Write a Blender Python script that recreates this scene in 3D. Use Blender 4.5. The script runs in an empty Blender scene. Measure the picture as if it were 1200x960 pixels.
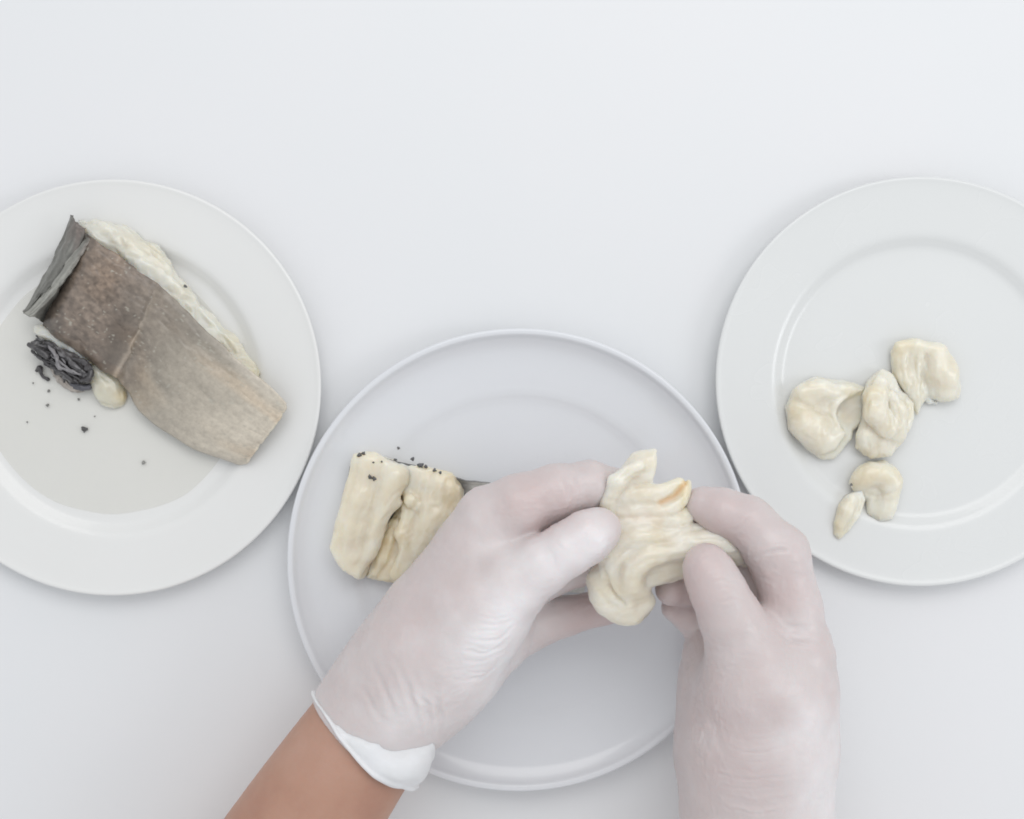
import bpy, math
import numpy as np
from mathutils import Vector

# ------------------------------------------------------------------ camera, world, lights
scene = bpy.context.scene
CAM_H = 0.75            # lens height above the table, metres
S = 0.0005              # metres on the table per photo pixel

cam_data = bpy.data.cameras.new('camera')
cam = bpy.data.objects.new('camera', cam_data)
scene.collection.objects.link(cam)
cam.location = (0, 0, CAM_H)
cam.rotation_euler = (0, 0, 0)
cam_data.sensor_width = 36
cam_data.lens = 45
cam_data.clip_start = 0.01
cam_data.clip_end = 50
scene.camera = cam

world = bpy.data.worlds.new('World')
scene.world = world
world.use_nodes = True
bg = world.node_tree.nodes['Background']
bg.inputs['Color'].default_value = (0.94, 0.965, 1.0, 1)
bg.inputs['Strength'].default_value = 0.735

def area(name, loc, target, sx, sy, power, col):
    d = bpy.data.lights.new(name, 'AREA')
    d.shape = 'RECTANGLE'; d.size = sx; d.size_y = sy; d.energy = power; d.color = col
    o = bpy.data.objects.new(name, d)
    scene.collection.objects.link(o)
    o.location = loc
    o.rotation_euler = (Vector(target) - Vector(loc)).to_track_quat('-Z', 'Y').to_euler()
    return o
area('window_light', (0.25, 1.00, 1.62), (0.0, 0.0, 0), 1.9, 1.0, 11.2, (1.0, 0.985, 0.97))
area('side_light', (1.5, -0.15, 1.15), (0.0, 0.0, 0), 0.45, 0.6, 3.2, (0.95, 0.975, 1.0))

vs = scene.view_settings
vs.view_transform = 'Standard'; vs.look = 'None'; vs.gamma = 1.0; vs.exposure = 0.06
vs.use_curve_mapping = False
scene.cycles.max_bounces = 10
scene.cycles.filter_width = 1.8

# ------------------------------------------------------------------ helpers
rng = np.random.default_rng(7)

def K(z):                       # metres per photo pixel at height z (cm)
    return S * (CAM_H - z * 0.01) / CAM_H

def P(px, py, z=0.0):           # photo pixel + height in cm -> world point
    k = K(z)
    return np.array([(px - 600) * k, (480 - py) * k, z * 0.01])

def to_px(v):
    k = S * (CAM_H - v[:, 2]) / CAM_H
    return np.stack([600 + v[:, 0] / k, 480 - v[:, 1] / k], 1)

def _hash(i, j, k, seed):
    n = (i.astype(np.int64) * 374761393 + j.astype(np.int64) * 668265263 + k.astype(np.int64) * 2147483647 + seed * 974711) & 0xffffffff
    n = ((n ^ (n >> 13)) * 1274126177) & 0xffffffff
    n = (n ^ (n >> 16)) & 0xffffff
    return n / float(0xffffff)

def noise(p, scale, seed=0):    # value noise -1..1 at points p (n,3)
    q = p * scale
    f = np.floor(q); t = q - f; t = t * t * t * (t * (t * 6 - 15) + 10)
    i, j, k = f[:, 0].astype(np.int64), f[:, 1].astype(np.int64), f[:, 2].astype(np.int64)
    r = 0
    for dx in (0, 1):
        wx = t[:, 0] if dx else 1 - t[:, 0]
        for dy in (0, 1):
            wy = t[:, 1] if dy else 1 - t[:, 1]
            for dz in (0, 1):
                wz = t[:, 2] if dz else 1 - t[:, 2]
                r = r + wx * wy * wz * _hash(i + dx, j + dy, k + dz, seed)
    return r * 2 - 1

def fbm(p, scale, octs=3, seed=0):
    r = 0; a = 1; tot = 0
    for o in range(octs):
        r = r + a * noise(p + o * 0.37, scale * 2 ** o, seed + o); tot += a; a *= 0.5
    return r / tot

def link(name, me, mat, parent=None):
    o = bpy.data.objects.new(name, me)
    scene.collection.objects.link(o)
    if mat is not None: me.materials.append(mat)
    if parent is not None: o.parent = parent
    return o

def mesh_np(name, verts, quads, smooth=True):
    me = bpy.data.meshes.new(name)
    nv, nf = len(verts), len(quads)
    me.vertices.add(nv); me.vertices.foreach_set('co', np.asarray(verts, np.float32).ravel())
    w = quads.shape[1]
    me.loops.add(nf * w); me.loops.foreach_set('vertex_index', np.asarray(quads, np.int32).ravel())
    me.polygons.add(nf); me.polygons.foreach_set('loop_start', np.arange(0, nf * w, w, dtype=np.int32))
    me.update(calc_edges=True); me.validate()
    me.polygons.foreach_set('use_smooth', np.full(nf, smooth, dtype=bool))
    return me

def set_col(me, cols):
    a = me.color_attributes.new('Col', 'FLOAT_COLOR', 'POINT')
    c = np.ones((len(cols), 4), np.float32); c[:, :3] = cols
    a.data.foreach_set('color', c.ravel())

def vnormals(v, q):
    n = np.zeros_like(v)
    a, b, c = v[q[:, 0]], v[q[:, 1]], v[q[:, 2]]
    d = v[q[:, -1]]
    fn = np.cross(c - a, d - b)
    for i in range(q.shape[1]):
        np.add.at(n, q[:, i], fn)
    return n / (np.linalg.norm(n, axis=1, keepdims=True) + 1e-12)

def catmull(pts, n):
    pts = np.asarray(pts, float)
    m = len(pts)
    t = np.linspace(0, m - 1, n)
    i = np.clip(np.floor(t).astype(int), 0, m - 2); u = (t - i)[:, None]
    p0 = pts[np.clip(i - 1, 0, m - 1)]; p1 = pts[i]; p2 = pts[i + 1]; p3 = pts[np.clip(i + 2, 0, m - 1)]
    return 0.5 * (2 * p1 + (p2 - p0) * u + (2 * p0 - 5 * p1 + 4 * p2 - p3) * u ** 2 + (3 * p1 - p0 - 3 * p2 + p3) * u ** 3)

# --- signed distance sculpting on a grid, meshed with surface nets
class Field:
    def __init__(self, lo, hi, h):
        self.lo = np.asarray(lo, float); self.h = h
        self.n = np.ceil((np.asarray(hi) - self.lo) / h).astype(int) + 1
        self.f = np.full(self.n, 0.02, np.float32)
    def block(self, lo, hi):
        a = np.clip(np.floor((np.asarray(lo) - self.lo) / self.h).astype(int), 0, self.n - 1)
        b = np.clip(np.ceil((np.asarray(hi) - self.lo) / self.h).astype(int) + 1, 1, self.n)
        ax = [(self.lo[i] + self.h * np.arange(a[i], b[i])).astype(np.float32) for i in range(3)]
        return tuple(slice(a[i], b[i]) for i in range(3)), ax[0][:, None, None], ax[1][None, :, None], ax[2][None, None, :]
    def merge(self, sl, d, k):
        if d.size == 0: return
        g = self.f[sl]
        hh = np.maximum(k - np.abs(g - d), 0) / k
        self.f[sl] = np.minimum(g, d) - hh * hh * k * 0.25
    def cone(self, a, b, r1, r2, k=0.004, flat=None, carve=False):
        # round cone from a to b; flat=(axis vector, factor) squashes along that axis
        a = np.asarray(a, float); b = np.asarray(b, float)
        R = max(r1, r2); pad = k + 4 * self.h
        sl, X, Y, Z = self.block(np.minimum(a, b) - R - pad, np.maximum(a, b) + R + pad)
        px, py, pz = X - a[0], Y - a[1], Z - a[2]
        ba = b - a
        sc = 1.0
        if flat is not None:
            ax = np.asarray(flat[0], float); ax /= np.linalg.norm(ax); fac = flat[1]
            dt = (px * ax[0] + py * ax[1] + pz * ax[2]) * (1 / fac - 1)
            px, py, pz = px + dt * ax[0], py + dt * ax[1], pz + dt * ax[2]
            ba = ba + ax * (ba @ ax) * (1 / fac - 1); sc = fac ** 0.5
        L2 = float(ba @ ba) + 1e-12
        t = np.clip((px * ba[0] + py * ba[1] + pz * ba[2]) / L2, 0, 1)
        dx, dy, dz = px - t * ba[0], py - t * ba[1], pz - t * ba[2]
        d = (np.sqrt(dx * dx + dy * dy + dz * dz) - (r1 + (r2 - r1) * t)) * sc
        if carve:
            g = self.f[sl]; d = -d
            hh = np.maximum(k - np.abs(g - d), 0) / k
            self.f[sl] = np.maximum(g, d) + hh * hh * k * 0.25
        else:
            self.merge(sl, d.astype(np.float32), k)
    def chain(self, nodes, k=0.004, flat=None, carve=False, sub=0):
        # nodes: (px, py, z cm, r px)
        if sub:
            nodes = [tuple(x) for x in catmull(nodes, sub)]
        for n0, n1 in zip(nodes[:-1], nodes[1:]):
            self.cone(P(*n0[:3]), P(*n1[:3]), n0[3] * K(n0[2]), n1[3] * K(n1[2]), k, flat, carve)
    def slab(self, poly, z0, z1, rnd=0.003, k=0.002, tilt=(0, 0), shrink=0.0):
        # extruded photo-pixel polygon between heights (cm), rounded edges; tilt raises top by cm per px
        zc = 0.5 * (z0 + z1)
        v = np.array([P(x, y, zc)[:2] for x, y in poly])
        c = v.mean(0)
        lo = np.append(v.min(0), min(z0, z1) * .01) - 0.006; hi = np.append(v.max(0), max(z0, z1) * .01 + 0.012) + 0.006
        sl, X, Y, Z = self.block(lo, hi)
        x = X[:, :, 0] + 0 * Y[:, :, 0]; y = Y[:, :, 0] + 0 * X[:, :, 0]
        d2 = np.full(x.shape, 1e9); sgn = np.ones(x.shape)
        m = len(v)
        for i in range(m):
            a, b = v[i], v[i - 1]
            ex, ey = b - a
            wx, wy = x - a[0], y - a[1]
            t = np.clip((wx * ex + wy * ey) / (ex * ex + ey * ey), 0, 1)
            d2 = np.minimum(d2, (wx - ex * t) ** 2 + (wy - ey * t) ** 2)
            c1 = y >= a[1]; c2 = y < b[1]; c3 = ex * wy > ey * wx
            allc = (c1 & c2 & c3) | (~c1 & ~c2 & ~c3)
            sgn = np.where(allc, -sgn, sgn)
        dp = (sgn * np.sqrt(d2) + rnd + shrink)[:, :, None]
        zt = (tilt[0] * (x - c[0]) + tilt[1] * (y - c[1]))[:, :, None]
        dz = np.abs(Z - zc * .01 - zt) - (abs(z1 - z0) * .005 - rnd)
        d = np.minimum(np.maximum(dp, dz), 0) + np.sqrt(np.maximum(dp, 0) ** 2 + np.maximum(dz, 0) ** 2) - rnd
        self.merge(sl, d.astype(np.float32), k)
    def cut(self, p, nrm):
        nrm = np.asarray(nrm, float); nrm /= np.linalg.norm(nrm)
        ax = [self.lo[i] + self.h * np.arange(self.n[i]) - p[i] for i in range(3)]
        d = nrm[0] * ax[0][:, None, None] + nrm[1] * ax[1][None, :, None] + nrm[2] * ax[2][None, None, :]
        self.f = np.maximum(self.f, d.astype(np.float32))
    def mesh(self):
        f = self.f; n = self.n
        s = f < 0
        cnt = np.zeros(n - 1, np.int8)
        for i in (0, 1):
            for j in (0, 1):
                for k in (0, 1):
                    cnt += s[i:n[0] - 1 + i, j:n[1] - 1 + j, k:n[2] - 1 + k]
        act = np.argwhere((cnt > 0) & (cnt < 8))
        idx = np.full(n - 1, -1, np.int32); idx[act[:, 0], act[:, 1], act[:, 2]] = np.arange(len(act))
        acc = np.zeros((len(act), 3)); num = np.zeros(len(act))
        cor = {}
        for i in (0, 1):
            for j in (0, 1):
                for k in (0, 1):
                    cor[i, j, k] = f[act[:, 0] + i, act[:, 1] + j, act[:, 2] + k].astype(float)
        for c0 in cor:
            for axx in range(3):
                if c0[axx] == 0:
                    c1 = list(c0); c1[axx] = 1; c1 = tuple(c1)
                    a, b = cor[c0], cor[c1]
                    m = (a < 0) != (b < 0)
                    t = np.where(m, a / np.where(np.abs(a - b) < 1e-12, 1, a - b), 0)
                    p = np.zeros((len(act), 3)) + np.array(c0)
                    p[:, axx] += t
                    acc += p * m[:, None]; num += m
        verts = self.lo + self.h * (act + acc / num[:, None])
        quads = []
        for axx in range(3):
            sl0 = [slice(None)] * 3; sl1 = [slice(None)] * 3
            sl0[axx] = slice(0, -1); sl1[axx] = slice(1, None)
            ch = s[tuple(sl0)] != s[tuple(sl1)]
            e = np.argwhere(ch)
            u, v = (axx + 1) % 3, (axx + 2) % 3
            ok = (e[:, u] > 0) & (e[:, v] > 0) & (e[:, u] < n[u] - 1) & (e[:, v] < n[v] - 1)
            e = e[ok]
            inside0 = s[e[:, 0], e[:, 1], e[:, 2]]
            def cell(du, dv):
                c = e.copy(); c[:, u] += du; c[:, v] += dv
                return idx[c[:, 0], c[:, 1], c[:, 2]]
            q = np.stack([cell(-1, -1), cell(0, -1), cell(0, 0), cell(-1, 0)], 1)
            q[~inside0] = q[~inside0][:, ::-1]
            quads.append(q)
        quads = np.concatenate(quads)
        quads = quads[(quads >= 0).all(1)]
        return verts, quads

def relax(v, q, it=2, lam=0.5):
    e = np.concatenate([q[:, [0, 1]], q[:, [1, 2]], q[:, [2, 3]], q[:, [3, 0]]])
    e = np.concatenate([e, e[:, ::-1]])
    deg = np.bincount(e[:, 0], minlength=len(v)).astype(float)[:, None]
    for _ in range(it):
        for l in (lam, -lam * 1.03):
            a = np.stack([np.bincount(e[:, 0], weights=v[e[:, 1], c], minlength=len(v)) for c in range(3)], 1) / np.maximum(deg, 1)
            v = v + l * (a - v)
    return v

def polydist(pts, line):        # distance of 2-D points to a polyline
    d = np.full(len(pts), 1e9)
    line = np.asarray(line, float)
    for a, b in zip(line[:-1], line[1:]):
        e = b - a; w = pts - a
        t = np.clip((w @ e) / (e @ e + 1e-9), 0, 1)
        d = np.minimum(d, np.linalg.norm(w - t[:, None] * e, axis=1))
    return d

def tag(o, label, cat, group=None):
    o['label'] = label; o['category'] = cat
    if group: o['group'] = group
    return o

def empty(name, loc):
    o = bpy.data.objects.new(name, None); o.empty_display_size = 0.02
    scene.collection.objects.link(o); o.location = loc
    return o

def origin_to(o, p):            # move a mesh object's origin without moving the mesh
    p = np.asarray(p, float)
    n = len(o.data.vertices); co = np.empty(n * 3, np.float32); o.data.vertices.foreach_get('co', co)
    co = co.reshape(-1, 3) - p; o.data.vertices.foreach_set('co', co.astype(np.float32).ravel()); o.data.update()
    o.location = p
    return o

def adopt(child, parent):       # parent with world position kept
    child.parent = parent
    child.location = Vector(child.location) - Vector(parent.location)
    return child

# ------------------------------------------------------------------ materials
def new_mat(name, rough=0.5, spec=0.5, sss=0.0, sss_scale=0.01, sss_rad=(1, .6, .4), coat=0.0, coat_rough=0.1):
    m = bpy.data.materials.new(name); m.use_nodes = True
    b = m.node_tree.nodes['Principled BSDF']
    b.inputs['Roughness'].default_value = rough
    b.inputs['Specular IOR Level'].default_value = spec
    if sss:
        b.inputs['Subsurface Weight'].default_value = sss
        b.inputs['Subsurface Scale'].default_value = sss_scale
        b.inputs['Subsurface Radius'].default_value = sss_rad
    b.inputs['Coat Weight'].default_value = coat
    b.inputs['Coat Roughness'].default_value = coat_rough
    return m, m.node_tree, b

def noise_node(nt, scale, detail=4, rough=0.55, stretch=None, coords='Object', dist=0.0):
    tc = nt.nodes.new('ShaderNodeTexCoord')
    n = nt.nodes.new('ShaderNodeTexNoise')
    n.inputs['Scale'].default_value = scale; n.inputs['Detail'].default_value = detail; n.inputs['Roughness'].default_value = rough
    n.inputs['Distortion'].default_value = dist
    src = tc.outputs[coords]
    if stretch is not None:
        mp = nt.nodes.new('ShaderNodeMapping')
        mp.inputs['Rotation'].default_value = (0, 0, stretch[3]); mp.inputs['Scale'].default_value = stretch[:3]
        nt.links.new(src, mp.inputs['Vector']); src = mp.outputs['Vector']
    nt.links.new(src, n.inputs['Vector'])
    return n

def ramp(nt, fac, stops):
    r = nt.nodes.new('ShaderNodeValToRGB')
    while len(r.color_ramp.elements) < len(stops): r.color_ramp.elements.new(0.5)
    for e, (p, c) in zip(r.color_ramp.elements, stops):
        e.position = p; e.color = (*c, 1)
    nt.links.new(fac, r.inputs['Fac'])
    return r

def bump(nt, b, height, strength, dist):
    n = nt.nodes.new('ShaderNodeBump'); n.inputs['Strength'].default_value = strength; n.inputs['Distance'].default_value = dist
    nt.links.new(height, n.inputs['Height']); nt.links.new(n.outputs['Normal'], b.inputs['Normal'])
    return n

def mix(nt, mode, fac, a, b):
    n = nt.nodes.new('ShaderNodeMix'); n.data_type = 'RGBA'; n.blend_type = mode
    for s, v in ((n.inputs['Factor'], fac), (n.inputs['A'], a), (n.inputs['B'], b)):
        if hasattr(v, 'is_linked'): nt.links.new(v, s)
        elif isinstance(v, (int, float)): s.default_value = v
        else: s.default_value = (*v, 1)
    return n.outputs['Result']

def ceramic(name, col, col2, rough):
    m, nt, b = new_mat(name, rough, 0.5, coat=0.25, coat_rough=0.06)
    n = noise_node(nt, 9, 3)
    r = ramp(nt, n.outputs['Fac'], [(0.1, col), (0.9, col2)])
    nt.links.new(r.outputs['Color'], b.inputs['Base Color'])
    n2 = noise_node(nt, 30, 2)
    rr = nt.nodes.new('ShaderNodeMapRange'); rr.inputs['To Min'].default_value = rough * .8; rr.inputs['To Max'].default_value = rough * 1.35
    nt.links.new(n2.outputs['Fac'], rr.inputs['Value']); nt.links.new(rr.outputs['Result'], b.inputs['Roughness'])
    n3 = noise_node(nt, 45, 2)
    bump(nt, b, n3.outputs['Fac'], 0.03, 0.0006)
    return m

M = {}
M['warm_china'] = ceramic('warm_china', (0.775, 0.775, 0.755), (0.80, 0.80, 0.785), 0.30)
M['white_china'] = ceramic('white_china', (0.735, 0.745, 0.735), (0.76, 0.77, 0.76), 0.24)
M['cool_china'] = ceramic('cool_china', (0.735, 0.748, 0.772), (0.755, 0.768, 0.792), 0.15)

m, nt, b = new_mat('table_laminate', 0.42, 0.35)
n = noise_node(nt, 5, 4)
r = ramp(nt, n.outputs['Fac'], [(0.3, (0.780, 0.792, 0.80)), (0.7, (0.80, 0.80, 0.808))])
nt.links.new(r.outputs['Color'], b.inputs['Base Color'])
n2 = noise_node(nt, 900, 2); bump(nt, b, n2.outputs['Fac'], 0.05, 0.0003)
M['table'] = m

def flesh(name, c1, c2, c3, ang, rough=0.32):
    m, nt, b = new_mat(name, rough, 0.5, sss=0.75, sss_scale=0.010, sss_rad=(1, .82, .6), coat=0.5, coat_rough=0.12)
    n = noise_node(nt, 60, 4, 0.6)
    r = ramp(nt, n.outputs['Fac'], [(0.28, c1), (0.52, c2), (0.75, c3)])
    at = nt.nodes.new('ShaderNodeVertexColor'); at.layer_name = 'Col'
    c = mix(nt, 'MULTIPLY', 1.0, r.outputs['Color'], at.outputs['Color'])
    nt.links.new(c, b.inputs['Base Color'])
    n2 = noise_node(nt, 160, 4, 0.6, stretch=(0.35, 2.6, 1.5, ang))
    bump(nt, b, n2.outputs['Fac'], 0.20, 0.0010)
    return m
M['flesh_cream'] = flesh('cooked_flesh_cream', (0.755, 0.685, 0.535), (0.80, 0.745, 0.61), (0.82, 0.79, 0.69), -1.0)
M['flesh_pale'] = flesh('cooked_flesh_pale', (0.73, 0.67, 0.53), (0.785, 0.745, 0.63), (0.83, 0.815, 0.74), 0.6)
M['flesh_held'] = flesh('cooked_flesh_held', (0.73, 0.665, 0.54), (0.785, 0.745, 0.645), (0.82, 0.805, 0.73), 0.4)
M['flesh_side'] = flesh('cooked_flesh_side', (0.69, 0.67, 0.58), (0.73, 0.715, 0.635), (0.76, 0.75, 0.69), 0.9)

m, nt, b = new_mat('glove_vinyl', 0.40, 0.5, coat=0.12, coat_rough=0.22, sss=0.35, sss_scale=0.006, sss_rad=(1, .55, .45))
at = nt.nodes.new('ShaderNodeVertexColor'); at.layer_name = 'Col'
n = noise_node(nt, 42, 4, 0.6)
r = ramp(nt, n.outputs['Fac'], [(0.3, (0.95, 0.93, 0.93)), (0.7, (1.0, 1.0, 1.0))])
c = mix(nt, 'MULTIPLY', 1.0, at.outputs['Color'], r.outputs['Color'])
nt.links.new(c, b.inputs['Base Color'])
n2 = noise_node(nt, 240, 4, 0.6, dist=0.6); bump(nt, b, n2.outputs['Fac'], 0.14, 0.0008)
M['glove'] = m

m, nt, b = new_mat('glove_cuff', 0.5, 0.35, sss=0.3, sss_scale=0.004, sss_rad=(1, .9, .85))
n = noise_node(nt, 70, 3)
r = ramp(nt, n.outputs['Fac'], [(0.3, (0.78, 0.78, 0.78)), (0.7, (0.83, 0.83, 0.845))])
nt.links.new(r.outputs['Color'], b.inputs['Base Color'])
n2 = noise_node(nt, 200, 3); bump(nt, b, n2.outputs['Fac'], 0.12, 0.0008)
M['cuff'] = m

m, nt, b = new_mat('arm_skin', 0.5, 0.4, sss=0.3, sss_scale=0.008, sss_rad=(1, .4, .25))
n = noise_node(nt, 18, 5, 0.6)
r = ramp(nt, n.outputs['Fac'], [(0.25, (0.40, 0.21, 0.152)), (0.5, (0.47, 0.27, 0.195)), (0.75, (0.52, 0.315, 0.24))])
nt.links.new(r.outputs['Color'], b.inputs['Base Color'])
n2 = noise_node(nt, 520, 4); bump(nt, b, n2.outputs['Fac'], 0.28, 0.0005)
M['skin'] = m

def fishskin(name, rough, spk):
    m, nt, b = new_mat(name, rough, 0.5, coat=0.35, coat_rough=0.2)
    at = nt.nodes.new('ShaderNodeVertexColor'); at.layer_name = 'Col'
    n = noise_node(nt, 420, 4, 0.7)
    r = ramp(nt, n.outputs['Fac'], [(0.28, spk), (0.5, (0.96, 0.96, 0.96)), (0.75, (1.09, 1.09, 1.08))])
    c = mix(nt, 'MULTIPLY', 1.0, at.outputs['Color'], r.outputs['Color'])
    nt.links.new(c, b.inputs['Base Color'])
    n2 = noise_node(nt, 520, 4, 0.65); bump(nt, b, n2.outputs['Fac'], 0.10, 0.0005)
    return m
M['fish_skin'] = fishskin('fish_skin', 0.42, (0.82, 0.81, 0.80))
M['membrane'] = fishskin('dark_membrane', 0.34, (0.5, 0.5, 0.52))

m, nt, b = new_mat('cooking_liquid', 0.12, 0.5)
b.inputs['Base Color'].default_value = (0.72, 0.70, 0.60, 1)
b.inputs['Alpha'].default_value = 0.20
M['liquid'] = m

# ------------------------------------------------------------------ setting
def rounded_box(name, sx, sy, z0, z1, mat):
    v = np.array([(x * sx, y * sy, z) for z in (z0, z1) for x, y in ((-1, -1), (1, -1), (1, 1), (-1, 1))])
    q = np.array([(3, 2, 1, 0), (4, 5, 6, 7), (0, 1, 5, 4), (1, 2, 6, 5), (2, 3, 7, 6), (3, 0, 4, 7)])
    me = mesh_np(name, v, q, smooth=False)
    o = link(name, me, mat)
    bv = o.modifiers.new('Bevel', 'BEVEL'); bv.width = 0.004; bv.segments = 3
    return o
table = rounded_box('table', 0.85, 0.62, -0.03, 0.0, M['table'])
table['kind'] = 'structure'

def lathe(name, cx, cy, prof, mat, zrim, seg=192):
    # prof: (radius px at its own height, z cm)
    c = P(cx, cy, zrim); c[2] = 0
    pr = catmull(prof, len(prof) * 5)
    rr = np.maximum(pr[:, 0] * np.array([K(z) for z in pr[:, 1]]), 0.00005); zz = pr[:, 1] * .01
    a = np.linspace(0, 2 * math.pi, seg, endpoint=False)
    n = len(pr)
    wob = 1 + 0.0012 * np.sin(2 * a + 0.7) + 0.0006 * np.sin(3 * a)
    v = np.stack([(rr[:, None] * np.cos(a) * wob), (rr[:, None] * np.sin(a) * wob), np.repeat(zz[:, None], seg, 1)], -1).reshape(-1, 3)
    i = np.arange(n - 1)[:, None] * seg; j = np.arange(seg)[None, :]; j2 = (j + 1) % seg
    q = np.stack([i + j, i + j2, i + seg + j2, i + seg + j], -1).reshape(-1, 4)
    o = link(name, mesh_np(name, v, q[:, ::-1]), mat)
    o.location = c
    return o

SIDE = [(0.1, 0.58), (60, 0.58), (120, 0.58), (148, 0.59), (158, 0.63), (165, 0.78), (171, 0.93), (177, 1.01), (188, 1.06),
        (208, 1.14), (226, 1.22), (235, 1.28), (239.5, 1.33), (241.5, 1.32), (242.5, 1.26), (241.5, 1.19), (237, 1.05),
        (228, 0.78), (215, 0.48), (200, 0.22), (192, 0.10), (188, 0.03), (184, 0.02), (180, 0.2), (120, 0.28), (0.1, 0.28)]
def scale_prof(p, f): return [(r * f, z) for r, z in p]
left_plate = lathe('dinner_plate', 132, 454, scale_prof(SIDE, 1.006), M['warm_china'], 1.28)
tag(left_plate, 'wide rimmed white plate under the skin-on fish piece at left', 'plate', 'white plates on the table')
right_plate = lathe('dinner_plate', 1079, 447, scale_prof(SIDE, 0.99), M['white_china'], 1.28)
tag(right_plate, 'wide rimmed white plate under the loose pale flakes at right', 'plate', 'white plates on the table')
MID = [(0.1, 0.74), (70, 0.74), (130, 0.74), (160, 0.76), (177, 0.80), (186, 0.87), (192, 0.94), (198, 0.99), (206, 1.03), (226, 1.14), (240, 1.27),
       (250, 1.44), (259, 1.68), (264, 1.88), (266.5, 1.94), (269.5, 1.95), (271, 1.89), (271, 1.80), (268, 1.55), (260, 1.22), (248, 0.88),
       (232, 0.55), (218, 0.28), (210, 0.12), (205, 0.03), (199, 0.02), (194, 0.2), (120, 0.40), (0.1, 0.40)]
mid_plate = lathe('dinner_plate', 608, 656, MID, M['cool_china'], 1.9)
tag(mid_plate, 'large cool white plate with raised lip beneath the gloved hands', 'plate', 'white plates on the table')

# cloudy cooking liquid in the well of the left plate
def liquid(name, cx, cy, rad, z, mat, seed):
    n = 96
    a = np.linspace(0, 2 * math.pi, n, endpoint=False)
    pts = np.stack([np.cos(a), np.sin(a), 0 * a + seed], 1)
    rr = rad * (1 + 0.02 * noise(pts, 1.3, seed) + 0.008 * noise(pts, 4, seed))
    rings = [(1.0, 0.0), (0.985, 0.012), (0.96, 0.018), (0.8, 0.02), (0.4, 0.02), (0.02, 0.02)]
    v = []
    for f, dz in rings:
        v += [P(cx + math.cos(t) * R * f, cy - math.sin(t) * R * f, z + dz) for t, R in zip(a, rr)]
    v = np.array(v)
    i = np.arange(len(rings) - 1)[:, None] * n; j = np.arange(n)[None, :]; j2 = (j + 1) % n
    q = np.stack([i + j, i + j2, i + n + j2, i + n + j], -1).reshape(-1, 4)
    o = link(name, mesh_np(name, v, q), mat)
    return origin_to(o, P(cx, cy, z))
liq = liquid('cooking_liquid', 131, 455, 150, 0.645, M['liquid'], 3)
tag(liq, 'thin cloudy cooking liquid pooled in the well of left plate', 'liquid')

# ------------------------------------------------------------------ fish: generic finisher
SURF = []
def surf_z(px, py, default):    # highest fish surface under a photo pixel, cm
    best = default
    for p, z in SURF[-2:]:
        m = (np.abs(p[:, 0] - px) < 2.2) & (np.abs(p[:, 1] - py) < 2.2)
        if m.any(): best = max(best, float(z[m].max()) * 100)
    return best

def groove_disp(px, v, lines, seed):
    d_all = np.zeros(len(v))
    jit = 2.2 * np.stack([noise(v, 200, seed + 4), noise(v, 200, seed + 5)], 1)
    for line, w, dep in lines:
        line = np.asarray(line, float)
        if len(line) > 2: line = catmull(line, 16)
        d = polydist(px + jit, line)
        ext = np.linalg.norm(line[-1] - line[0]) + 1e-6
        tt = np.clip(((px - line[0]) @ (line[-1] - line[0])) / ext ** 2, 0, 1)
        a = 0.7 * dep * 0.001 * np.sin(np.pi * (0.05 + 0.9 * tt)) ** 0.6 * (0.8 + 0.5 * noise(v, 170, seed + 6))
        d_all += a * (-np.exp(-(d / w) ** 2) + 0.4 * np.exp(-((d - 1.9 * w) / w) ** 2))
    return d_all

def vecnoise(v, sc, seed): return np.stack([noise(v, sc, seed + i * 17) for i in range(3)], 1)

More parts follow.
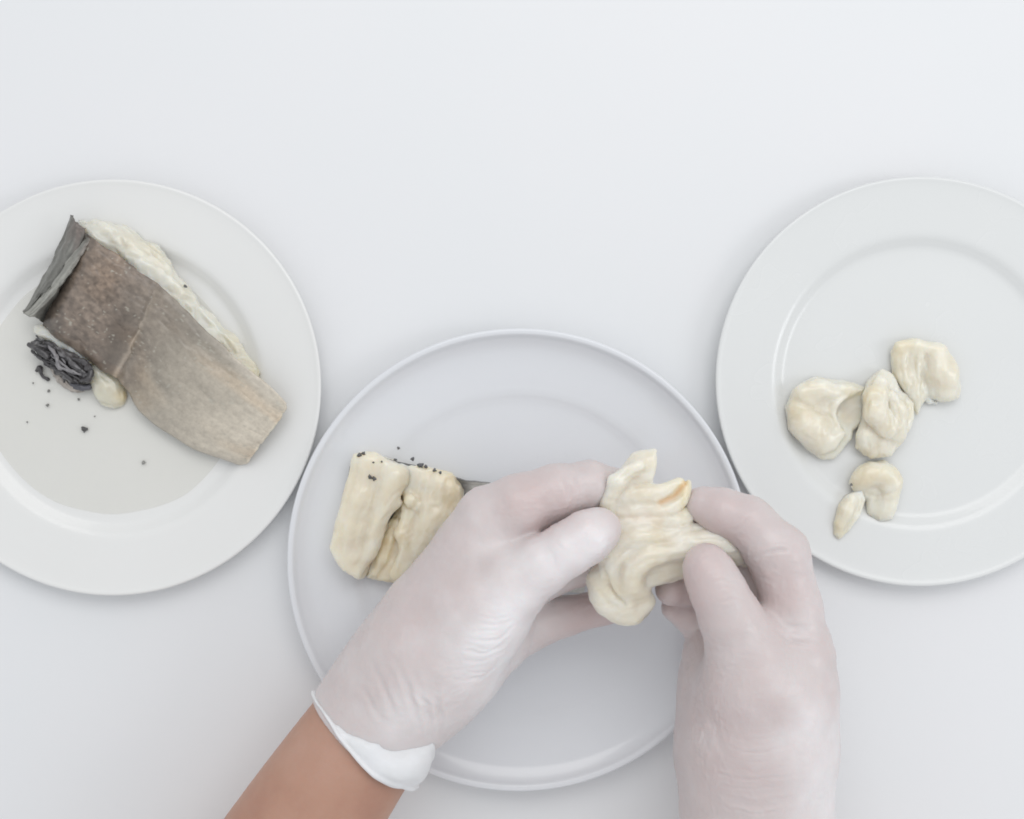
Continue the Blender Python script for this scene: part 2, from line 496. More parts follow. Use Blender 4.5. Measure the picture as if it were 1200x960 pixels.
def finish(name, F, mat, fibre=(0.9, 0.5, 0), amp=0.0005, seed=1, tint=None, parent=None, base=None, rlx=1, warp=1.0, layers=None, grooves=None, squash=None):
    v, q = F.mesh()
    v = relax(v, q, rlx)
    if squash:
        px0 = to_px(v); hz = v[:, 2] * 100
        hz = np.where(hz > squash[0], squash[0] + (hz - squash[0]) * squash[1], hz)
        kk = S * (CAM_H - hz * .01) / CAM_H
        v = np.stack([(px0[:, 0] - 600) * kk, (480 - px0[:, 1]) * kk, hz * .01], 1)
    zmin = v[:, 2].min()
    v = v + warp * (0.0014 * vecnoise(v, 75, seed + 50) + 0.0004 * vecnoise(v, 190, seed + 90))
    v[:, 2] = np.maximum(v[:, 2], zmin)
    n = vnormals(v, q)
    d = np.array(fibre, float); d /= np.linalg.norm(d)
    along = v @ d
    w = v - np.outer(along, d) * 0.82        # stretched noise = muscle fibres
    w2 = w + 0.002 * vecnoise(v, 120, seed + 31)
    ridge = 1 - np.abs(noise(w2, 300, seed + 6)); ridge = ridge * ridge
    disp = amp * (0.5 * fbm(w2, 420, 3, seed) + 0.5 * fbm(v, 130, 3, seed + 9) + 0.7 * (ridge - 0.5))
    if layers is not None:      # lamellae: overlapping muscle sheets
        ld = np.array(layers[:3], float); ld /= np.linalg.norm(ld)
        x = (v @ ld + 0.0022 * noise(v, 90, seed + 70) + 0.0012 * noise(v, 230, seed + 71)) / layers[3]
        fr = x - np.floor(x)
        disp = disp + layers[4] * (np.minimum(fr, (1 - fr) * 5) - 0.42)
    if grooves: disp = disp + groove_disp(to_px(v), v, grooves, seed) * np.clip(n[:, 2] * 1.5, 0, 1)
    v = v + n * disp[:, None]
    SURF.append((to_px(v), v[:, 2].copy()))
    me = mesh_np(name, v, q)
    col = np.ones((len(v), 3))
    px = to_px(v)
    mott = fbm(v, 55, 3, seed + 3)[:, None]
    mot2 = fbm(v + 0.31, 120, 3, seed + 5)[:, None]
    col *= 1 - np.clip(mott + .1, 0, 1) * np.array([0.04, 0.10, 0.22]) - np.clip(mot2, 0, 1) * np.array([-0.03, -0.09, -0.12])
    if tint is not None: col = tint(px, v, n, col)
    set_col(me, np.clip(col, 0, 1))
    o = link(name, me, mat)
    c = v.mean(0); c[2] = v[:, 2].min()
    origin_to(o, base if base is not None else c)
    if parent is not None: adopt(o, parent)
    return o

def bounds(pxs, z0, z1, pad=14):
    a = np.array(pxs, float)
    c = [P(x, y, z) for x in (a[:, 0].min() - pad, a[:, 0].max() + pad) for y in (a[:, 1].min() - pad, a[:, 1].max() + pad) for z in (z0, z1)]
    c = np.array(c)
    return c.min(0), c.max(0)

# ------------------------------------------------------------------ left plate: skin-on fillet
fillet = empty('fish_fillet', P(190, 410, 0.65))
tag(fillet, 'thick cooked fish piece lying skin side up on the left plate', 'fish')

U = [(100, 272), (125, 292), (160, 315), (200, 346), (245, 392), (292, 433), (338, 476)]
Lo = [(48, 386), (82, 404), (118, 430), (146, 449), (168, 482), (222, 520), (286, 546)]
def skin_patch(nu=150, nv=90):
    u = catmull(U, nu); l = catmull(Lo, nu)
    t = np.linspace(0, 1, nu)[:, None]; v = np.linspace(0, 1, nv)[None, :]
    hgt = 3.1 - 1.15 * t
    prof = np.interp(v[0], [0, .08, .3, .6, .82, .94, 1], [.90, .97, 1.0, .92, .74, .52, .30])[None, :]
    z = 0.7 + (hgt - 0.2) * prof * (0.93 + 0.07 * np.sin(t * 9))
    z = z - 0.22 * np.exp(-((t - 0.44 - 0.02 * v) / 0.022) ** 2) + 0.12 * np.exp(-((t - 0.50) / 0.05) ** 2)
    z = z - 1.0 * np.exp(-((t) / 0.07) ** 2)                      # trench beside the fin fold
    z = z - 0.25 * np.clip((t - 0.93) / 0.07, 0, 1) ** 2
    px = u[:, None, 0] * (1 - v) + l[:, None, 0] * v
    py = u[:, None, 1] * (1 - v) + l[:, None, 1] * v
    # ragged rim
    pts = np.stack([np.repeat(t, nv, 1), np.repeat(v, nu, 0), 0 * z], -1).reshape(-1, 3)
    z = z + 0.07 * fbm(pts, 7, 3, 4).reshape(nu, nv) + 0.025 * fbm(pts, 30, 2, 8).reshape(nu, nv)
    jx = 2.2 * fbm(pts, 14, 3, 21).reshape(nu, nv); jy = 2.2 * fbm(pts, 14, 3, 22).reshape(nu, nv)
    # rounded corner at the thin end
    endr = np.clip((t - .86) / .14, 0, 1)
    pull = endr ** 2 * (np.clip((.16 - v) / .16, 0, 1) ** 2 + np.clip((v - .86) / .14, 0, 1) ** 2)
    px = px + jx - 4 * pull; py = py + jy - 3 * pull
    V = np.stack([P(a, b_, c_) for a, b_, c_ in zip(px.ravel(), py.ravel(), z.ravel())])
    i = np.arange(nu - 1)[:, None] * nv; j = np.arange(nv - 1)[None, :]
    q = np.stack([i + j, i + j + 1, i + nv + j + 1, i + nv + j], -1).reshape(-1, 4)[:, ::-1]
    # colours: brown with dark mottling, paler and pinker to the thin end
    T = np.repeat(t, nv, 1).ravel(); Vv = np.repeat(v, nu, 0).ravel()
    brown = np.array([0.245, 0.195, 0.17]); grey = np.array([0.315, 0.28, 0.252]); pale = np.array([0.66, 0.60, 0.545])
    w1 = np.clip((T - 0.32 + 0.05 * noise(pts, 6, 77)) / 0.30, 0, 1)[:, None]; w2 = np.clip((T - 0.58 + 0.15 * (Vv - .5)) / 0.36, 0, 1)[:, None]
    c = brown * (1 - w1) + grey * w1; c = c * (1 - w2) + pale * w2
    blot = fbm(pts, 9, 4, 31)[:, None]; fine = fbm(pts * [1.6, 1, 1], 34, 3, 33)[:, None]
    c = c * (1 + 0.30 * blot * (1 - 0.65 * w2) + 0.55 * fine * (1 - 0.80 * w1))
    dk = np.exp(-((T - 0.37) / 0.07) ** 2) * np.clip(Vv * 1.6, 0.25, 1) * (0.6 + 0.6 * (fine[:, 0] + .3))
    c = c * (1 - 0.42 * np.clip(dk, 0, 1))[:, None]
    c = c * (1 - 0.62 * np.exp(-(T / 0.085) ** 2))[:, None]
    stripe = np.exp(-((T - 0.445 - 0.012 * np.sin(Vv * 5)) / 0.013) ** 2) * np.clip(Vv * 1.5 + .05, 0, 1)
    c = c + stripe[:, None] * np.array([0.26, 0.23, 0.21])
    warm = np.clip(fbm(pts, 5, 2, 40), 0, 1)[:, None]
    c = c * (1 + warm * np.array([0.10, 0.0, -0.10]))
    fleck = (noise(pts * [1.7, 1, 1], 60, 50) > 0.74) & (noise(pts, 10, 51) > 0.0)
    c[fleck] = c[fleck] * 0.4 + np.array([0.30, 0.29, 0.27])
    edge = np.clip((0.03 - Vv) / 0.03, 0, 1) + np.clip((T - .985) / .015, 0, 1)
    c = c * (1 + 0.35 * np.clip(edge, 0, 1)[:, None] * w1)
    c = c * np.array([0.93, 0.925, 0.84])
    me = mesh_np('skin', V, q); set_col(me, np.clip(c, 0.02, 0.8))
    o = link('skin', me, M['fish_skin'])
    sd = o.modifiers.new('Solidify', 'SOLIDIFY'); sd.thickness = 0.0012; sd.offset = -1
    return o
sk = skin_patch(); origin_to(sk, P(190, 410, 2)); adopt(sk, fillet)
sk['label'] = 'mottled grey brown fish skin, paler at the thin end'

# folded fin flap at the thick end
def sheet(name, rows, nu, nv, mat, colf, thick=0.001, amp=0.0004, seed=5, parent=None, loc=None):
    # rows: list of polylines of (px,py,z)
    A = np.stack([catmull(r, nu) for r in rows])            # rows x nu x 3
    B = np.stack([catmull(A[:, k, :], nv) for k in range(nu)])   # nu x nv x 3
    pts = np.stack([np.repeat(np.linspace(0, 1, nu)[:, None], nv, 1), np.repeat(np.linspace(0, 1, nv)[None], nu, 0), np.zeros((nu, nv))], -1).reshape(-1, 3)
    W = B.reshape(-1, 3).copy()
    V = np.array([P(*p) for p in W])
    V[:, 2] += amp * fbm(pts, 8, 3, seed); V[:, 0] += amp * fbm(pts, 10, 3, seed + 1); V[:, 1] += amp * fbm(pts, 10, 3, seed + 2)
    i = np.arange(nu - 1)[:, None] * nv; j = np.arange(nv - 1)[None, :]
    q = np.stack([i + j, i + j + 1, i + nv + j + 1, i + nv + j], -1).reshape(-1, 4)
    if vnormals(V, q)[:, 2].mean() < 0: q = q[:, ::-1]
    me = mesh_np(name, V, q); set_col(me, np.clip(colf(pts, V), 0.01, 0.9))
    o = link(name, me, mat)
    sd = o.modifiers.new('Solidify', 'SOLIDIFY'); sd.thickness = thick; sd.offset = -1
    origin_to(o, loc if loc is not None else V.mean(0))
    if parent is not None: adopt(o, parent)
    return o

def fin_col(pts, V):
    c = np.array([0.17, 0.168, 0.15]) * np.ones((len(V), 3))
    st = fbm(pts * [1.2, 14, 1], 3, 3, 61)[:, None]
    c = c * (1 + 0.5 * st)
    top = np.clip((0.45 - pts[:, :1]) / .45 + 0.5 * noise(pts, 6, 63)[:, None], 0, 1) * np.clip(pts[:, 1:2] * 1.5, 0, 1)
    c = c * (1 - top) + np.array([0.20, 0.165, 0.145]) * top * (1 + 0.4 * fbm(pts, 25, 3, 65)[:, None])
    return c * (0.85 + 0.4 * np.clip(pts[:, :1], 0, 1))
sheet('fin', [[(83, 252, 2.2), (70, 285, 2.3), (52, 322, 2.3), (27, 366, 1.9)],
              [(88, 258, 2.7), (78, 284, 2.8), (58, 325, 2.8), (29, 368, 2.1)],
              [(99, 268, 2.85), (88, 296, 2.9), (66, 330, 2.8), (31, 369, 2.1)]], 50, 18, M['fish_skin'], fin_col, amp=0.0011, parent=fillet)
def fin_col2(pts, V): return fin_col(pts, V) * (1.6 - 1.25 * np.clip((pts[:, 1:2] - .45) / .4, 0, 1))
sheet('fin', [[(104, 276, 2.7), (82, 304, 3.1), (60, 334, 3.1), (29, 368, 2.35)],
              [(106, 280, 2.9), (88, 308, 3.3), (66, 338, 3.2), (34, 371, 2.4)],
              [(107, 281, 2.7), (88, 312, 3.0), (67, 342, 2.9), (42, 371, 2.2)],
              [(107, 284, 2.0), (90, 316, 1.5), (71, 347, 1.3), (51, 380, 1.0)]], 50, 20, M['fish_skin'], fin_col2, amp=0.0011, seed=15, parent=fillet)

# flesh under the skin, showing along the far side
pxs = [(40, 240), (345, 555)]
F = Field(*bounds(pxs, 0.3, 4.2), 0.0010)
F.slab([(92, 275), (130, 272), (178, 300), (215, 345), (250, 378), (296, 432), (312, 470), (270, 520), (225, 502), (176, 468), (152, 440), (105, 415), (62, 380)], 0.66, 1.9, 0.005, 0.004)
F.slab([(98, 280), (130, 286), (180, 318), (230, 372), (215, 400), (150, 400), (95, 390), (66, 372)], 1.0, 2.55, 0.005, 0.004)
F.slab([(90, 258), (128, 262), (158, 271), (187, 289), (207, 322), (234, 364), (222, 372), (170, 330), (110, 290)], 1.0, 1.75, 0.003, 0.004)
F.chain([(104, 272, 2.0, 6), (122, 276, 2.1, 10), (150, 292, 2.15, 13), (174, 312, 2.05, 13), (194, 334, 1.9, 12), (216, 362, 1.6, 8)], 0.006, sub=14)
F.chain([(155, 296, 2.4, 5), (172, 310, 2.35, 6), (192, 336, 2.2, 6), (210, 360, 1.9, 4)], 0.0012, sub=12)
F.chain([(205, 354, 1.4, 12), (238, 386, 1.15, 12), (268, 412, 1.1, 12), (292, 438, 1.05, 9)], 0.004, sub=12)
for a_ in [[(150, 276, 1.8, 4), (178, 290, 1.85, 4), (194, 312, 1.8, 4), (204, 330, 1.7, 2)], [(168, 284, 1.6, 4), (190, 300, 1.65, 4), (206, 328, 1.6, 4), (216, 344, 1.5, 2)],
           [(190, 322, 2.1, 4), (206, 340, 1.9, 4), (222, 358, 1.75, 4), (236, 368, 1.6, 2)], [(184, 326, 2.3, 4), (202, 350, 2.1, 4), (222, 366, 1.8, 3)],
           [(110, 264, 1.8, 3), (134, 268, 1.85, 4), (160, 282, 1.9, 3)], [(124, 278, 2.3, 4), (150, 290, 2.35, 5), (166, 306, 2.3, 3)],
           [(228, 364, 1.6, 4), (250, 386, 1.6, 4), (272, 404, 1.5, 3)]]:
    F.chain(a_, 0.0010, sub=10)
F.chain([(46, 386, 1.0, 6), (70, 398, 1.0, 10), (100, 416, 1.0, 12)], 0.003, sub=6)
def t_side(px, v, n, col):
    w = np.clip((px[:, 0] - 235) / 40, 0, 1)[:, None]
    return col * (1 - w * np.array([0.06, 0.09, 0.16]))
finish('flesh', F, M['flesh_side'], fibre=(0.72, -0.69, 0), amp=0.0015, seed=12, squash=(1.1, 0.8), layers=(0.5, 0.85, 0.1, 0.0075, 0.0009), tint=t_side, parent=fillet)

# pale scrap next to the fillet
F = Field(*bounds([(100, 415), (165, 490)], 0.3, 2.8), 0.0008)
F.chain([(118, 440, 0.9, 12), (128, 455, 1.0, 17), (136, 466, 0.9, 14)], 0.003)
F.chain([(138, 440, 0.8, 9), (130, 432, 0.8, 8)], 0.003)
F.chain([(116, 430, 0.8, 7), (128, 428, 0.8, 8)], 0.003)
def t_scrap(px, v, n, col):
    d = np.exp(-((px[:, 0] - 146) ** 2 + (px[:, 1] - 464) ** 2) / 120)[:, None]
    return col * (1 - d * np.array([0.02, 0.14, 0.34])) * np.array([0.88, 0.86, 0.80])
o = finish('fish_scrap', F, M['flesh_side'], fibre=(0.5, -0.8, 0), amp=0.0008, seed=14, squash=(0.6, 0.6), tint=t_scrap)
tag(o, 'small yellowish lump of fish beside the dark membrane', 'fish scrap')

# crumpled dark belly membrane
mem = empty('membrane_scrap', P(75, 425, 0.65))
tag(mem, 'crumpled black membrane scrap at the near edge of the skin-on fish', 'fish scrap')
def mem_col(pts, V):
    c = np.array([0.078, 0.074, 0.076]) * np.ones((len(V), 3))
    st = fbm(pts * [2, 9, 1], 3, 4, 71)[:, None]
    return c * (1.25 + 1.5 * np.clip(st, -0.6, 1)) + np.clip(st - 0.32, 0, 1) * 0.5
def mem_fold(rows, seed, nv=28, amp=0.0022):
    return sheet('membrane_fold', rows, 60, nv, M['membrane'], mem_col, thick=0.0006, amp=amp, seed=seed, parent=mem)
mem_fold([[(34, 400, 0.95), (52, 398, 1.3), (78, 410, 1.5), (108, 432, 1.3)],
          [(36, 406, 1.4), (56, 408, 1.9), (80, 422, 2.0), (104, 440, 1.7)],
          [(38, 408, 1.0), (60, 418, 1.2), (82, 434, 1.3), (98, 446, 1.2)],
          [(42, 412, 1.2), (62, 428, 1.5), (80, 442, 1.5), (92, 450, 1.2)],
          [(46, 416, 0.75), (62, 436, 0.8), (76, 448, 0.8), (90, 454, 0.75)]], 81)
def tube(name, nodes, mat, col, parent=None, seg=10, n=26, loc=None, jit=0.0, seed=0):
    c = catmull(nodes, n)
    ctr = np.array([P(*x[:3]) for x in c]); rad = np.array([x[3] * K(x[2]) for x in c])
    tg = np.gradient(ctr, axis=0); tg /= np.linalg.norm(tg, axis=1, keepdims=True) + 1e-9
    up = np.array([0.13, 0.07, 1.0])
    s1 = np.cross(tg, up); s1 /= np.linalg.norm(s1, axis=1, keepdims=True) + 1e-9
    s2 = np.cross(s1, tg)
    a = np.linspace(0, 2 * math.pi, seg, endpoint=False)
    rad = rad.copy(); rad[0] *= 0.15; rad[-1] *= 0.15
    V = ctr[:, None] + rad[:, None, None] * (s1[:, None] * np.cos(a)[None, :, None] + s2[:, None] * np.sin(a)[None, :, None])
    V = V.reshape(-1, 3)
    if jit: V = V + jit * np.stack([noise(V, 500, seed + i) for i in range(3)], 1)
    i = np.arange(n - 1)[:, None] * seg; j = np.arange(seg)[None, :]; j2 = (j + 1) % seg
    q = np.stack([i + j, i + j2, i + seg + j2, i + seg + j], -1).reshape(-1, 4)
    me = mesh_np(name, V, q)
    me_col = np.array(col) * (1 + 0.35 * fbm(V, 300, 2, seed)[:, None]); set_col(me, np.clip(me_col, 0.01, 0.9))
    o = link(name, me, mat)
    origin_to(o, V.mean(0))
    if parent is not None: adopt(o, parent)
    return o
D = (0.062, 0.058, 0.06); G = (0.26, 0.25, 0.255)
for i, (nd, cc) in enumerate([
    ([(33, 403, 1.5, 3), (48, 412, 1.9, 4), (58, 420, 1.9, 3)], D),
    ([(56, 404, 1.9, 2), (66, 418, 2.1, 2.5), (70, 430, 2.0, 2.5), (86, 436, 1.9, 2.5)], G),
    ([(44, 398, 1.5, 2), (52, 400, 1.9, 2), (62, 406, 2.0, 2)], D),
    ([(84, 420, 2.1, 2), (98, 424, 2.0, 4), (106, 432, 1.7, 3)], D),
    ([(94, 446, 1.6, 2), (104, 444, 1.7, 4), (106, 434, 1.7, 3), (98, 430, 1.9, 2)], D),
    ([(82, 450, 1.2, 2), (96, 454, 1.2, 4), (109, 452, 1.0, 3)], (0.10, 0.10, 0.115)),
    ([(60, 430, 1.5, 2), (72, 436, 1.8, 3), (84, 446, 1.6, 2)], D)]):
    tube('membrane_strand', nd, M['membrane'], cc, mem, jit=0.0007, seed=100 + i)
rs_ = np.random.default_rng(5)
for i in range(16):
    u0 = rs_.uniform(0.0, 0.45); u1 = u0 + rs_.uniform(0.3, 0.55); off = rs_.uniform(-14, 12)
    nd = []
    for u in np.linspace(u0, min(u1, 1.05), 4):
        nd.append((36 + 68 * u + off * 0.45 + rs_.uniform(-3, 3), 402 + 44 * u - off * 0.75 + rs_.uniform(-3, 3), 1.55 + 0.35 * math.sin(3 * u) - abs(off) * 0.03 + rs_.uniform(-.1, .15), rs_.uniform(0.8, 1.7)))
    tube('membrane_strand', nd, M['membrane'], D if i % 3 else G, mem, seg=7, n=20, jit=0.0005, seed=140 + i)
sheet('film', [[(54, 418, 0.75), (62, 436, 0.78), (82, 448, 0.78), (104, 452, 0.74)], [(60, 430, 1.0), (70, 442, 0.95), (84, 452, 0.95), (100, 456, 0.85)],
               [(62, 440, 0.72), (72, 452, 0.74), (86, 460, 0.74), (100, 458, 0.72)]], 40, 14, M['fish_skin'],
      lambda p, V: np.array([0.50, 0.45, 0.40]) * (1 + 0.4 * fbm(p, 7, 3, 91)[:, None]), thick=0.0004, amp=0.0012, seed=92, parent=mem)

# little dark flecks
def fleck(px, py, z, r, mat, col, seed, lab, group):
    F = Field(*bounds([(px, py)], z - 0.15, z + 0.25 + r * .06, pad=r * 2.4 + 4), max(0.00025, r * 0.00005))
    rs = np.random.default_rng(seed)
    ang = rs.uniform(0, 6.28); dx, dy = math.cos(ang), math.sin(ang)
    F.chain([(px - dx * r * .7, py - dy * r * .7, z + .03, r * .45), (px + dx * r * .2, py + dy * r * .2, z + .04, r * .75), (px + dx * r * .9 - dy * r * .5, py + dy * r * .9 + dx * r * .5, z + .04, r * .3)], 0.0005)
    if r > 1.4: F.chain([(px + dy * r * .3, py - dx * r * .3, z + .04, r * .5), (px + dy * r * 1.3, py - dx * r * 1.1, z + .05, r * .2)], 0.0005)
    v, q = F.mesh()
    n = vnormals(v, q); v = v + n * (0.00035 * fbm(v, 900, 2, seed))[:, None]
    me = mesh_np('fish_fleck', v, q); set_col(me, np.tile(np.array(col) , (len(v), 1)))
    o = link('fish_fleck', me, mat); origin_to(o, P(px, py, z))
    return tag(o, lab, 'fleck', group)
gl = 'dark flecks on the left plate'
fleck(99, 503, 0.70, 3.6, M['membrane'], (0.09, 0.09, 0.09), 1, 'largest dark fleck, alone below the pale lump of fish', gl)
fleck(168, 542, 0.68, 2.2, M['membrane'], (0.30, 0.30, 0.28), 2, 'greyish fleck near the bottom edge of the left plate well', gl)
tube('membrane_scrap', [(43, 436, 0.75, 1.5), (47, 431, 0.85, 3.5), (49, 440, 0.78, 1.6), (56, 444, 0.76, 2.2), (58, 446, 0.74, 1.2)], M['membrane'], D, jit=0.0006, seed=120)
tag(bpy.data.objects['membrane_scrap.001'], 'small hooked black strand left of the crumpled membrane', 'fish scrap')
for i, (x, y, r) in enumerate([(57, 458, 1.6), (56, 475, 1.7), (39, 449, 0.9), (32, 495, 1.0), (111, 488, 0.9), (92, 468, 1.3)]):
    fleck(x, y, 0.68, r, M['membrane'], (0.20, 0.20, 0.185), 20 + i, 'tiny dark speck in the cloudy liquid on left plate', gl)
fleck(216, 336, 1.75, 2.4, M['membrane'], (0.10, 0.10, 0.10), 41, 'dark fleck on the far flank of the skin-on fish', gl)

# ------------------------------------------------------------------ centre plate: opened portion
portion = empty('fish_portion', P(470, 605, 0.85))
tag(portion, 'cream cooked fish portion split into two thick flakes on centre plate', 'fish')
pxs = [(380, 515), (560, 700)]
F = Field(*bounds(pxs, 0.5, 4.6), 0.0009)
F.slab([(416, 531), (440, 533), (466, 540), (481, 550), (480, 566), (467, 580), (472, 588), (457, 602), (453, 622), (443, 634), (439, 652), (425, 679), (404, 668), (388, 640), (396, 604), (407, 566)], 0.95, 3.05, 0.003, 0.002)
F.chain([(432, 548, 2.6, 15), (424, 582, 2.65, 15), (414, 617, 2.5, 15), (410, 648, 2.25, 13)], 0.006)
F.chain([(464, 556, 2.85, 12), (454, 582, 2.85, 10), (442, 616, 2.7, 9), (428, 656, 2.45, 8)], 0.003, sub=12)
gr = [([(446, 562), (438, 600), (428, 640), (420, 668)], 4.0, 0.7), ([(428, 590), (420, 616), (410, 648)], 3.0, 0.4), ([(474, 572), (460, 580), (450, 596)], 2.0, 0.7),
      ([(412, 574), (404, 606), (397, 642)], 3.0, 0.4), ([(456, 600), (446, 612)], 2.0, 0.5), ([(434, 610), (425, 648), (416, 664)], 2.0, 0.4)]
o = finish('flake', F, M['flesh_cream'], fibre=(0.3, 0.95, 0), amp=0.0005, seed=31, warp=0.9, squash=(1.0, 0.8), grooves=gr, parent=portion)
F = Field(*bounds(pxs, 0.5, 4.6), 0.0009)
F.slab([(470, 543), (500, 548), (530, 559), (541, 570), (541, 592), (520, 620), (492, 652), (470, 684), (428, 675), (440, 640), (460, 600), (470, 570)], 0.95, 1.9, 0.003, 0.003)
F.slab([(482, 546), (500, 548), (530, 559), (541, 570), (541, 592), (520, 620), (492, 652), (474, 676), (464, 668), (468, 640), (464, 622), (472, 606), (470, 592), (478, 574)], 1.2, 2.55, 0.003, 0.002)
F.chain([(494, 562, 2.2, 13), (518, 572, 2.25, 15), (512, 600, 2.2, 15), (490, 634, 2.1, 12)], 0.006)
F.chain([(468, 556, 2.35, 12), (470, 570, 2.25, 8)], 0.004)
F.chain([(476, 578, 2.4, 5), (482, 588, 2.6, 7), (490, 596, 2.5, 5)], 0.002)
F.chain([(474, 606, 2.35, 5), (470, 626, 2.4, 6), (476, 650, 2.3, 7), (464, 674, 2.1, 7)], 0.002)
F.chain([(462, 610, 1.9, 5), (456, 632, 1.95, 5), (448, 655, 1.9, 6), (440, 670, 1.8, 4)], 0.002)
gr = [([(494, 596), (484, 616), (480, 640)], 2.6, 1.2), ([(500, 560), (492, 580)], 2.4, 0.5), ([(466, 596), (456, 626), (446, 660)], 3.0, 1.2), ([(530, 580), (512, 610)], 2.0, 0.5)]
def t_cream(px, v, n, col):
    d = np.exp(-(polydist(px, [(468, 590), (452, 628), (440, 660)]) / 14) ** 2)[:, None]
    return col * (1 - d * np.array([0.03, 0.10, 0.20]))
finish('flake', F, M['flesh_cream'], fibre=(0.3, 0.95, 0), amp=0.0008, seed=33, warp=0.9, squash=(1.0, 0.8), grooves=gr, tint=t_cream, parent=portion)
def under_col(pts, V):
    w = np.clip((pts[:, :1] - .48) / .08, 0, 1) * np.clip((pts[:, 1:2] - .02) / .05, 0, 1)
    c = np.array([0.17, 0.17, 0.165]) * (1 - w) + np.array([0.60, 0.60, 0.56]) * w
    return c * (1 + 0.5 * fbm(pts, 10, 3, 131)[:, None])
sheet('skin', [[(413, 536, 1.8), (450, 538, 1.8), (484, 545, 1.9), (512, 552, 1.95), (543, 563, 1.9), (562, 564, 1.8), (586, 569, 1.7), (640, 600, 1.6), (690, 640, 1.4)],
               [(402, 580, 1.2), (450, 585, 1.3), (500, 590, 1.3), (530, 590, 1.35), (548, 585, 1.35), (570, 588, 1.3), (600, 600, 1.25), (645, 640, 1.2), (688, 668, 1.1)],
               [(392, 630, 1.0), (430, 660, 0.95), (480, 670, 0.95), (520, 660, 0.95), (550, 650, 1.0), (580, 650, 1.0), (610, 660, 1.0), (650, 690, 1.0), (684, 696, 1.0)]],
      90, 30, M['fish_skin'], under_col, thick=0.001, amp=0.0008, seed=132, parent=portion)
for i, (x, y, z, r) in enumerate([(421, 533, 2.6, 2.6), (426, 531, 2.6, 2.4), (434, 559, 2.88, 2.6), (439, 561, 2.88, 2.4), (437, 542, 2.75, 1.2), (447, 541, 2.75, 1.2), (463, 539, 2.6, 1.8)]):
    nm = fleck(x, y, surf_z(x, y, 1.9) - 0.03, r, M['membrane'], (0.10, 0.10, 0.10), 60 + i, 'black skin fleck stuck on top of the cream fish portion', 'black flecks around the cream portion')
for i, (x, y, z, r) in enumerate([(484, 538, 2.05, 2.4), (493, 545, 2.2, 3.4), (499, 547, 2.2, 2.4), (509, 551, 2.2, 2.2), (516, 554, 2.15, 1.6)]):
    fleck(x, y, surf_z(x, y, 1.95), r, M['membrane'], (0.11, 0.11, 0.115), 80 + i, 'black skin fleck along the far edge of the cream fish portion', 'black flecks around the cream portion')
fleck(467, 525, 0.9, 1.6, M['membrane'], (0.16, 0.16, 0.16), 95, 'lone dark speck on the plate above the cream fish portion', 'black flecks around the cream portion')

# ------------------------------------------------------------------ right plate: five loose flakes
def flake(build, box, zz, label, seed, fib, amp=0.00045, h=0.0008, tint=None, gr=None):
    F = Field(*bounds(box, *zz), h)
    build(F)
    o = finish('fish_flake', F, M['flesh_pale'], fibre=fib, amp=amp, seed=seed, tint=tint, warp=0.7, rlx=2, grooves=gr, squash=(0.64, 0.68))
    return tag(o, label, 'fish flake', 'loose flakes on the right plate')
def f1(F):
    F.slab([(922, 479), (931, 458), (955, 444), (986, 446), (1012, 456), (1014, 490), (998, 504), (996, 514), (978, 533), (965, 537), (948, 526), (927, 503)], 0.64, 1.35, 0.004, 0.003, shrink=-0.0012)
    F.slab([(923, 479), (932, 459), (955, 446), (986, 448), (1012, 458), (992, 468), (979, 480), (978, 492), (990, 508), (976, 528), (962, 532), (946, 522), (929, 502)], 0.8, 2.0, 0.005, 0.003)
    F.chain([(938, 484, 1.7, 13), (950, 502, 1.8, 15), (964, 514, 1.6, 13)], 0.006)
    F.chain([(942, 462, 1.8, 11), (968, 457, 1.9, 9), (996, 458, 1.7, 5)], 0.004)
    F.chain([(994, 464, 1.95, 3), (981, 474, 2.05, 3.5), (977, 488, 2.0, 3), (982, 500, 1.9, 2)], 0.0015, sub=10)
    F.chain([(962, 531, 1.1, 5), (974, 533, 1.0, 5), (982, 527, 1.0, 4)], 0.002)
def t_f1(px, v, n, col):
    d = np.exp(-(((px[:, 0] - 997) / 10) ** 2 + ((px[:, 1] - 484) / 12) ** 2))[:, None]
    e = np.exp(-(((px[:, 0] - 952) / 22) ** 2 + ((px[:, 1] - 484) / 9) ** 2))[:, None]
    return col * (1 - d * np.array([0.09, 0.13, 0.12])) * (1 - e * np.array([0.03, 0.07, 0.12]))
flake(f1, [(915, 436), (1020, 542)], (0.4, 3.6), 'broad curled flake nearest the left side of the right plate', 41, (0.6, 0.6, 0), tint=t_f1,
      gr=[([(924, 468), (944, 474), (960, 482), (976, 492)], 2.4, 1.0), ([(940, 508), (956, 520)], 2.2, 0.5), ([(948, 452), (974, 452)], 2.0, 0.4), ([(960, 500), (966, 524)], 2.0, 0.5)])
def f2(F):
    F.slab([(1032, 436), (1042, 440), (1052, 458), (1066, 474), (1066, 490), (1058, 514), (1044, 532), (1022, 534), (1006, 522), (1008, 506), (1014, 486), (1012, 468), (1020, 448)], 0.66, 2.0, 0.006, 0.003, shrink=-0.0016)
    F.chain([(1032, 448, 2.2, 8), (1026, 466, 2.5, 12), (1028, 486, 2.6, 13), (1040, 500, 2.4, 14)], 0.004)
    F.chain([(1044, 462, 2.3, 6), (1054, 482, 2.3, 8), (1050, 506, 2.0, 10)], 0.0025)
    F.chain([(1016, 512, 1.7, 9), (1030, 520, 1.7, 10)], 0.003)
def t_white(px, v, n, col):
    d = np.exp(-(((px[:, 0] - 1044) / 18) ** 2 + ((px[:, 1] - 494) / 24) ** 2))[:, None]
    return col * (1 - d * 0.0) * (1 + d * np.array([0.02, 0.05, 0.12]))
